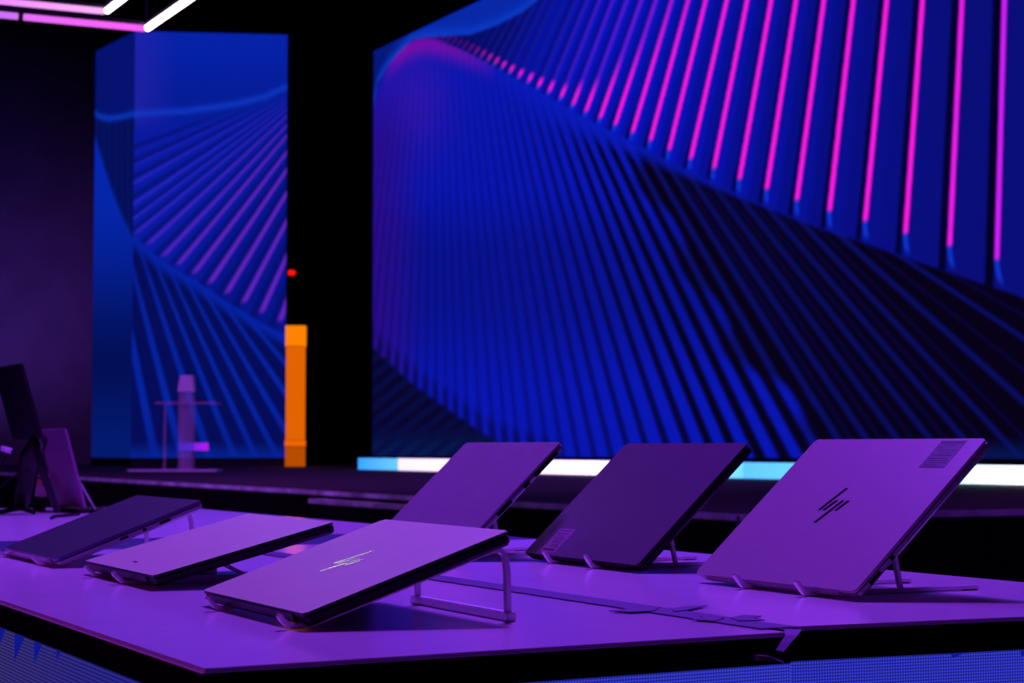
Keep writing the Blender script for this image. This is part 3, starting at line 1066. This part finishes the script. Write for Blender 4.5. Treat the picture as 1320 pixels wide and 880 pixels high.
def laptop(k, label, lid_m, base_m, T=0.0125, tl=0.0042, ports=(), logo=None, sticker=None, gap_m='port', corner=0.005, dark_rim=False):
    X, Y, z0, ti, w_, h, dp = LP[k]
    q = ZA + dp
    R = Matrix.Rotation(q, 4, 'Z') @ Matrix.Rotation(ti, 4, 'X')
    P = Vector((X, Y, TOP + z0))
    root = P - (R @ Vector((w_ / 2, 0, T)))
    t = thing('laptop', label, 'laptop', root, (ti, 0, q), 'closed laptops tilted on metal stands')
    hw_ = w_ / 2
    bm = bmesh.new()
    rprism(bm, -hw_, hw_, 0, h, T - tl, T, corner, 0.0008)
    lo_ = link('lid', bm, M[lid_m], t)
    if dark_rim:
        lo_.data.materials.append(M['black_body'])
        for p_ in lo_.data.polygons:
            if abs(p_.normal.z) < 0.5:
                p_.material_index = 1
    lidp = t.children[-1] if t.children else None
    bm = bmesh.new()
    # body with an underside that draws in
    b2 = bmesh.new()
    lo, hi = prism(b2, rrect(-hw_, hw_, 0.001, h, corner), 0.0, T - tl - 0.0014)
    for v in lo:
        v.co.x *= 0.985
        v.co.y = h / 2 + (v.co.y - h / 2) * 0.985
    for v in hi:
        pass
    mid = bmesh.ops.bisect_plane(b2, geom=b2.verts[:] + b2.edges[:] + b2.faces[:], plane_co=(0, 0, 0.003), plane_no=(0, 0, 1))
    for e in mid['geom_cut']:
        if isinstance(e, bmesh.types.BMVert):
            e.co.x = max(-hw_, min(hw_, e.co.x * 1.02))
    me = bpy.data.meshes.new('t')
    b2.to_mesh(me)
    b2.free()
    bm.from_mesh(me)
    bpy.data.meshes.remove(me)
    body = link('base', bm, M[base_m], t)
    bm = bmesh.new()
    rprism(bm, -hw_ + 0.0015, hw_ - 0.0015, 0.003, h - 0.002, T - tl - 0.0014, T - tl, corner * 0.9)
    link('bezel_gap', bm, M[gap_m], t)
    bm = bmesh.new()
    box(bm, -hw_ + 0.03, hw_ - 0.03, -0.0012, 0.0035, 0.003, T - 0.0012, 0.0008)
    link('hinge', bm, M[base_m], t)
    for y_, wd, ht in ports:
        bm = bmesh.new()
        zc = (T - tl) * 0.5 + 0.0002
        box(bm, hw_ - 0.006, hw_ + 0.0003, y_ - wd / 2, y_ + wd / 2, zc - ht / 2, zc + ht / 2)
        link('port', bm, M['port'], body)
    for sx in (-1, 1):
        for yy in (0.03, h - 0.03):
            pass
    lid_o = [c for c in COL.objects if c.parent == t and c.name.startswith('lid')][0]
    if logo:
        m_, ca_, cb_, sc = logo
        for (a0, b0), (a1, b1) in SLASH:
            hx = 0.0027 * sc
            aa = [(ca_ + (a0 - 0.1672) * sc, cb_ + (b0 - 0.1225) * sc), (ca_ + (a1 - 0.1672) * sc, cb_ + (b1 - 0.1225) * sc)]
            pts = [(hw_ - aa[0][0] - hx, aa[0][1]), (hw_ - aa[0][0] + hx, aa[0][1]), (hw_ - aa[1][0] + hx, aa[1][1]), (hw_ - aa[1][0] - hx, aa[1][1])]
            bm = bmesh.new()
            prism(bm, pts, T - 0.0001, T + 0.00035)
            link('logo_stroke', bm, M[m_], lid_o)
    if sticker:
        a0, a1, b0, b1, m_, rows = sticker
        bm = bmesh.new()
        prism(bm, [(hw_ - a1, b0), (hw_ - a0, b0), (hw_ - a0, b1), (hw_ - a1, b1)], T - 0.0001, T + 0.0002)
        so = link('sticker', bm, M[m_], lid_o)
        # the small print: rows of marks too fine to read
        bm = bmesh.new()
        for (f0, f1, yf, hf) in rows:
            x0 = hw_ - a1 + (a1 - a0) * f0
            x1 = hw_ - a1 + (a1 - a0) * f1
            xx = x0
            while xx < x1:
                l = random.uniform(0.0012, 0.004)
                prism(bm, [(xx, b0 + (b1 - b0) * yf), (min(xx + l, x1), b0 + (b1 - b0) * yf), (min(xx + l, x1), b0 + (b1 - b0) * (yf + hf)), (xx, b0 + (b1 - b0) * (yf + hf))], T + 0.0001, T + 0.00032)
                xx += l + 0.0005
        o_ = link('small_print', bm, M['print'], lid_o)
        o_['kind'] = 'stuff'
    return t, lid_o


ROWS6 = [(0.05, 0.92, 0.90, 0.055), (0.25, 0.72, 0.82, 0.03), (0.08, 0.30, 0.72, 0.03), (0.12, 0.9, 0.64, 0.02), (0.3, 0.7, 0.56, 0.02), (0.10, 0.85, 0.44, 0.05), (0.08, 0.8, 0.34, 0.03),
         (0.1, 0.92, 0.26, 0.03), (0.06, 0.9, 0.18, 0.03), (0.1, 0.6, 0.10, 0.03), (0.06, 0.9, 0.03, 0.03)]
ROWS5 = [(0.1, 0.85, 0.06, 0.09), (0.35, 0.9, 0.22, 0.03), (0.35, 0.8, 0.30, 0.03), (0.2, 0.75, 0.40, 0.025), (0.2, 0.8, 0.48, 0.025), (0.15, 0.85, 0.58, 0.03), (0.2, 0.7, 0.68, 0.02), (0.1, 0.8, 0.78, 0.03), (0.15, 0.85, 0.90, 0.03)]

laptop(6, 'pale silver laptop nearest at right, black slashed logo and grey label in its upper corner', 'silver_warm', 'silver_side', T=0.0125, tl=0.0036,
       ports=((0.028, 0.018, 0.0042), (0.058, 0.006, 0.005)), logo=('logo_black', 0.1672, 0.1225, 1.0), sticker=(0.0285, 0.0735, 0.1868, 0.2309, 'sticker_dark', ROWS6))
_, l5 = laptop(5, 'dark grey laptop in the middle of the right row, pale label at its lower left', 'dark_lid', 'black_body', dark_rim=True, T=0.0145, tl=0.0045, sticker=(0.2400, 0.2870, 0.0055, 0.0510, 'sticker_pale', ROWS5))
laptop(4, 'plain grey laptop without logo, farthest of the right row', 'grey_lid', 'silver_side', T=0.0115, tl=0.0034, ports=((0.10, 0.03, 0.005), (0.148, 0.012, 0.0055), (0.19, 0.05, 0.0055)))
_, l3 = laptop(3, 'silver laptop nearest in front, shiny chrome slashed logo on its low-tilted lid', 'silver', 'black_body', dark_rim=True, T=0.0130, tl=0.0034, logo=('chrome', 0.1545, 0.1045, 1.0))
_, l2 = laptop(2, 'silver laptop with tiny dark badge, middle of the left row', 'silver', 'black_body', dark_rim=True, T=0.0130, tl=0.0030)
bm = bmesh.new()
prism(bm, rrect(LP[2][4] / 2 - 0.1727, LP[2][4] / 2 - 0.1538, 0.0222, 0.0252, 0.001), 0.0129, 0.0133)
link('badge', bm, M['print'], l2)
laptop(1, 'dark night-blue laptop, farthest and leftmost of the left row', 'night_lid', 'silver_side', T=0.0132, tl=0.0045,
       ports=((0.155, 0.016, 0.004), (0.125, 0.005, 0.004), (0.095, 0.012, 0.003)))


def arc(p, q, r, n=5):
    return


def stand_flat(k, label, a1, a2, L=0.225, rh=0.0055, sy=0.12, lean=0.21, hookz=0.017):
    """narrow folding stand: two rails on the table, two arms, two struts, two hooks"""
    X, Y, z0, ti, w_, h, dp = LP[k]
    q = ZA + dp
    R = Matrix.Rotation(q, 4, 'Z')
    P = Vector((X, Y, TOP)) - (R @ Vector((w_ / 2, 0, 0)))
    T_ = {2: .0130, 4: .0115, 5: .0145, 6: .0125}[k]
    # underside of the laptop: line through (T sin t, z0 - T cos t) with slope tan t
    y_b = T_ * math.sin(ti)
    z_b = z0 - T_ * math.cos(ti)
    und = lambda y: z_b + (y - y_b) * math.tan(ti)
    t = thing('laptop_stand', label, 'stand', (P.x, P.y, TOP), (0, 0, q), 'folding metal laptop stands')
    tk = 0.0026
    xs = [w_ / 2 - a1, w_ / 2 - a2]
    gp = (tk / 2 + 0.0004) / math.cos(ti)
    for x in xs:
        bm = bmesh.new()
        ys = y_b + (0.0045 - z_b) / math.tan(ti) + 0.004
        box(bm, x - 0.003, x + 0.003, max(ys, 0.006), L, 0.0002, rh, 0.0006)
        rl = link('rail', bm, M['stand'], t)
        bm = bmesh.new()
        box(bm, x - 0.0032, x + 0.0032, L - 0.022, L - 0.003, 0.0, 0.0018, 0.0004)
        link('pad', bm, M['rubber'], rl)
        # arm under the laptop, held to its slope
        ya = max(0.012, ys)
        ye = 0.17 * math.cos(ti)
        bm = bmesh.new()
        ribbon(bm, [(ya, max(und(ya) - gp, 0.0016)), (ye, und(ye) - gp)], x - 0.003, x + 0.003, tk)
        link('arm', bm, M['stand'], t)
        # strut
        sl = math.tan(ti)
        s = (und(sy) - gp - rh) / (1 + sl * lean)
        ytop = sy - lean * s
        bm = bmesh.new()
        ribbon(bm, [(sy, rh - 0.002), (ytop, und(ytop) - gp - 0.001)], x - 0.0028, x + 0.0028, 0.0046)
        link('strut', bm, M['stand'], t)
        # hook round the lower edge
        bm = bmesh.new()
        pth = [(ya, 0.0026), (0.0, 0.0026), (-0.0045, 0.0036), (-0.0080, 0.0065), (-0.0145, hookz - 0.0025), (-0.0152, hookz - 0.0008), (-0.0150, hookz)]
        ribbon(bm, pth, x - 0.0042, x + 0.0042, 0.0050)
        bmesh.ops.bevel(bm, geom=[e for e in bm.edges if abs(e.verts[0].co.x - e.verts[1].co.x) < 1e-6], offset=0.0011, segments=2, affect='EDGES')
        link('hook', bm, M['stand'], t)
    for yy in (0.045, L - 0.03):
        bm = bmesh.new()
        box(bm, min(xs) + 0.003, max(xs) - 0.003, yy - 0.003, yy + 0.003, 0.0008, rh - 0.001)
        if yy < 0.1:
            link('crossbar', bm, M['stand'], t)
        else:
            bm.free()
    return t


stand_flat(6, 'low metal stand with long floor rails under the pale laptop with black logo', 0.084, 0.207)
stand_flat(5, 'metal stand under the dark grey laptop in the middle of the right row', 0.110, 0.233, hookz=0.018)
stand_flat(4, 'metal stand under the farthest laptop of the right row', 0.100, 0.223)
stand_flat(2, 'folded-down metal stand with slanting struts under the laptop with tiny badge', 0.115, 0.250, L=0.15, rh=0.008, sy=0.145, lean=2.0, hookz=0.0145)


def stand_bent(k, label, a1, a2, yp=0.203):
    """wide stand: bent flat bars that end on a square foot bar"""
    X, Y, z0, ti, w_, h, dp = LP[k]
    q = ZA + dp
    R = Matrix.Rotation(q, 4, 'Z')
    P = Vector((X, Y, TOP)) - (R @ Vector((w_ / 2, 0, 0)))
    T_ = {1: .0132, 3: .0130}[k]
    y_b = T_ * math.sin(ti)
    z_b = z0 - T_ * math.cos(ti)
    und = lambda y: z_b + (y - y_b) * math.tan(ti)
    t = thing('laptop_stand', label, 'stand', (P.x, P.y, TOP), (0, 0, q), 'folding metal laptop stands')
    tk = 0.0034
    g = (tk / 2 + 0.0004) / math.cos(ti)
    xs = [w_ / 2 - a1, w_ / 2 - a2]
    for x in xs:
        yb = yp - 0.014
        z1 = und(yb) - g
        pth = [(0.020, max(und(0.020) - g, tk / 2 + .0004))]
        for yy in (0.05, 0.1, 0.15):
            pth.append((yy, und(yy) - g))
        pth += [(yb, z1), (yb + 0.007, z1 - 0.0001), (yb + 0.0115, z1 - 0.0035), (yp - 0.0003, z1 - 0.010), (yp + 0.001, z1 - 0.02), (yp + 0.002, 0.006)]
        bm = bmesh.new()
        ribbon(bm, pth, x - 0.0036, x + 0.0036, tk * 1.35)
        link('arm', bm, M['stand'], t)
        bm = bmesh.new()
        z_ = max(und(0.020) - g, tk / 2 + .0004)
        pth = [(0.022, z_), (0.002, 0.0030), (-0.004, 0.0034), (-0.009, 0.0055), (-0.013, 0.0092), (-0.0155, 0.0128), (-0.0145, 0.0145)]
        ribbon(bm, pth, x - 0.0042, x + 0.0042, 0.0045)
        bmesh.ops.bevel(bm, geom=[e for e in bm.edges if abs(e.verts[0].co.x - e.verts[1].co.x) < 1e-6], offset=0.0010, segments=2, affect='EDGES')
        link('hook', bm, M['stand'], t)
    bm = bmesh.new()
    box(bm, min(xs) - 0.009, max(xs) + 0.009, yp - 0.003, yp + 0.007, 0.0, 0.0085, 0.0012)
    link('foot_bar', bm, M['stand'], t)
    return t


stand_bent(3, 'bent metal stand with square foot bar under the nearest front laptop', 0.020, 0.237)
stand_bent(1, 'bent metal stand under the dark laptop farthest left', 0.060, 0.290)

# ------------------------------------------------------------------ upright displays on the far counter
def yt(py):
    return 0.1603 * F / (py - YH)


def panel_at(t, near_bottom, w_, h, lean, th, m, name, lift=0.0):
    """slab of width w_ along U from its near lower corner, top leaning to -V"""
    bm = bmesh.new()
    up = Vector((0, 0, math.cos(lean))) - V * math.sin(lean)
    nrm = V * math.cos(lean) + Vector((0, 0, math.sin(lean)))
    p = near_bottom
    c = [p, p + U * w_, p + U * w_ + up * h, p + up * h]
    lo = [bm.verts.new(x) for x in c]
    hi = [bm.verts.new(x + nrm * th) for x in c]
    bm.faces.new(lo)
    bm.faces.new(hi[::-1])
    for k in range(4):
        bm.faces.new((lo[k], lo[(k + 1) % 4], hi[(k + 1) % 4], hi[k]))
    bmesh.ops.bevel(bm, geom=bm.edges[:], offset=th * 0.25, segments=2, affect='EDGES')
    return link(name, bm, m, t)


M['mauve'] = mat('mauve_panel', (0.34, 0.16, 0.30), 0.5, noise=0.05, metal=0.1)
Yp = 4.75
pb_ = at(108, 661, Yp)
pb_.z = TOP + 0.012
t = thing('tablet', 'mauve tablet standing upright and leaning left on the far counter', 'tablet')
panel_at(t, pb_, 0.275, 0.197, math.radians(15), 0.008, M['mauve'], 'back_panel')
bm = bmesh.new()
box(bm, 0, 0.27, -0.01, 0.10, 0, 0.008, 0.002)
link('foot', bm, M['black_body'], t, (pb_.x + U.x * 0.272, pb_.y + U.y * 0.272, TOP), (0, 0, ZA))
bm = bmesh.new()
q0 = pb_ + V * 0.035 + U * 0.03 + Vector((0, 0, -0.004))
tube(bm, [q0, q0 - V * 0.052 + Vector((0, 0, 0.09))], 0.0025, 8)
link('prop', bm, M['stand'], t)

Yd = 4.60
t = thing('monitor', 'black monitor leaning on a dark stand at the far left', 'monitor')
db = at(50.5, 566, Yd)
panel_at(t, db, 0.29, 0.182, math.radians(16.2), 0.012, M['black_body'], 'screen_back')
bm = bmesh.new()
c0 = at(38, 580, Yd + 0.12)
tube(bm, [at(51, 566, Yd + 0.04), at(40, 588, Yd + 0.08), at(33, 625, Yd + 0.10), Vector((*at(26, 655, Yd + 0.1).xy, TOP + 0.012))], [0.020, 0.026, 0.022, 0.016], 12)
link('neck', bm, M['black_body'], t, smooth=True)
bm = bmesh.new()
tube(bm, [at(49, 570, Yd + 0.02), at(56, 610, Yd + 0.04), Vector((*at(74, 660, Yd + 0.06).xy, TOP + 0.008))], [0.012, 0.010, 0.008], 10)
link('rear_leg', bm, M['black_body'], t, smooth=True)
bm = bmesh.new()
cx = at(27, 668, Yd + 0.1)
for dx, dy in ((-0.04, -0.07), (0.045, -0.06), (0.0, 0.09)):
    tube(bm, [(cx.x, cx.y, TOP + 0.014), (cx.x + dx, cx.y + dy, TOP + 0.006)], 0.0055, 8)
link('foot', bm, M['rubber'], t)

# cables at the far left
def cable(pts, r, label, m='rubber'):
    bm = bmesh.new()
    tube(bm, spline(pts), r, 8)
    return tag(link('cable', bm, M[m], smooth=True), label, 'cable')


cable([at(-6, 612, 4.6), at(3, 598, 4.6), at(10, 586, 4.6), at(16, 580, 4.6)], 0.0022, 'thin black cable hanging from the white plug behind the monitor')
cable([at(-8, 640, 4.62), at(6, 622, 4.62), at(24, 611, 4.62), at(38, 606, 4.62)], 0.0028, 'black cable looping left from the monitor neck')
bm = bmesh.new()
pp = at(8, 579, 4.6)
tube(bm, [pp + Vector((-0.012, 0, 0.003)), pp + Vector((0.012, 0, -0.004))], [0.006, 0.007], 10)
tag(link('plug', bm, M['white_cable'], smooth=True), 'small white plug sticking out behind the black monitor', 'plug')
ct = [Vector((*at(66, 671, 4.35).xy, TOP + .004)), Vector((*at(72, 667, 4.45).xy, TOP + .004)), Vector((*at(84, 666, 4.5).xy, TOP + .004)), Vector((*at(102, 663, 4.6).xy, TOP + .004))]
cable(ct, 0.0035, 'black cable lying on the far counter at the foot of the tablet')
t = thing('carton', 'small carton with a tan top standing behind the monitor neck', 'box', Vector((*at(50, 660, 4.95).xy, TOP)), (0, 0.12, 0.2))
bm = bmesh.new()
box(bm, -0.014, 0.014, -0.01, 0.01, 0.035, 0.060, 0.001)
link('body', bm, M['white_cable'], t)
bm = bmesh.new()
box(bm, -0.014, 0.014, -0.01, 0.01, 0.0605, 0.078, 0.001)
link('top', bm, M['tan'], t)
bm = bmesh.new()
box(bm, -0.016, 0.016, -0.012, 0.012, 0.0, 0.0345, 0.001)
link('foot', bm, M['black_body'], t)

# ------------------------------------------------------------------ clear lectern on the stage
YLc = 21.7
t = thing('lectern', 'clear acrylic lectern on the stage before the video tower', 'lectern', Vector((*at(240, 607, YLc).xy, STAGE)))
k = YLc / F


def lx(px):
    return (px - 240) * k


def lz(py):
    return (YH - py) * k + CZ - STAGE


bm = bmesh.new()
box(bm, lx(169), lx(283), -0.22, 0.22, 0.0, 0.018, 0.004)
link('base_plate', bm, M['frosted'], t)
bm = bmesh.new()
for x0, x1 in ((231, 235), (245.5, 249)):
    box(bm, lx(x0), lx(x1), -0.08, 0.08, 0.019, lz(506))
link('column', bm, M['acrylic'], t)
bm = bmesh.new()
box(bm, lx(235.2), lx(245.3), -0.06, -0.045, 0.019, lz(506))
link('front_panel', bm, M['acrylic'], t)
bm = bmesh.new()
box(bm, lx(203), lx(281), -0.18, 0.18, lz(521), lz(518), 0.002)
link('shelf', bm, M['acrylic'], t)
bm = bmesh.new()
box(bm, lx(211), lx(213.5), -0.02, 0.0, 0.019, lz(521.5))
link('post', bm, M['acrylic'], t)
bm = bmesh.new()
x0, x1 = lx(229.5), lx(250.5)
vs = [(x0, -.09, lz(505)), (x1, -.09, lz(505)), (x1 - .02, -.09, lz(484)), (x0 + .03, -.09, lz(484))]
lo = [bm.verts.new(v_) for v_ in vs]
hi = [bm.verts.new((v_[0], .07, v_[2])) for v_ in vs]
bm.faces.new(lo)
bm.faces.new(hi[::-1])
for i in range(4):
    bm.faces.new((lo[i], lo[(i + 1) % 4], hi[(i + 1) % 4], hi[i]))
link('reading_top', bm, M['frosted'], t)
bm = bmesh.new()
box(bm, lx(252), lx(259), -0.03, 0.03, lz(518) + 0.001, lz(514), 0.003)
tag(link('microphone_base', bm, M['black_trim'], None, t.location), 'small black microphone base on the right of the lectern shelf', 'microphone')
t = thing('prompt_light', 'short glowing magenta and blue light bar behind the foot of the lectern', 'lamp', Vector((*at(249, 600, 22.3).xy, STAGE)))
k2 = 22.3 / F
for x0, x1, ca_, cb_ in ((-19, 0, (40, 40, 225), (70, 40, 230)), (0.3, 19, (130, 35, 240), (180, 25, 235))):
    m = vgrad('prompt_glow', lin(ca_), lin(cb_), (x0 * k2, 0, 0), (x1 * k2, 0, 0), 1.0)
    bm = bmesh.new()
    box(bm, x0 * k2, x1 * k2, -0.03, 0.03, CZ - STAGE - 5 * k2, CZ - STAGE + 5 * k2 - .002, 0.004)
    link('glow_panel', bm, m, t)
bm = bmesh.new()
box(bm, -2 * k2, 2 * k2, -0.01, 0.02, 0.0, CZ - STAGE - 5 * k2 - 0.001)
link('support', bm, M['black_trim'], t)
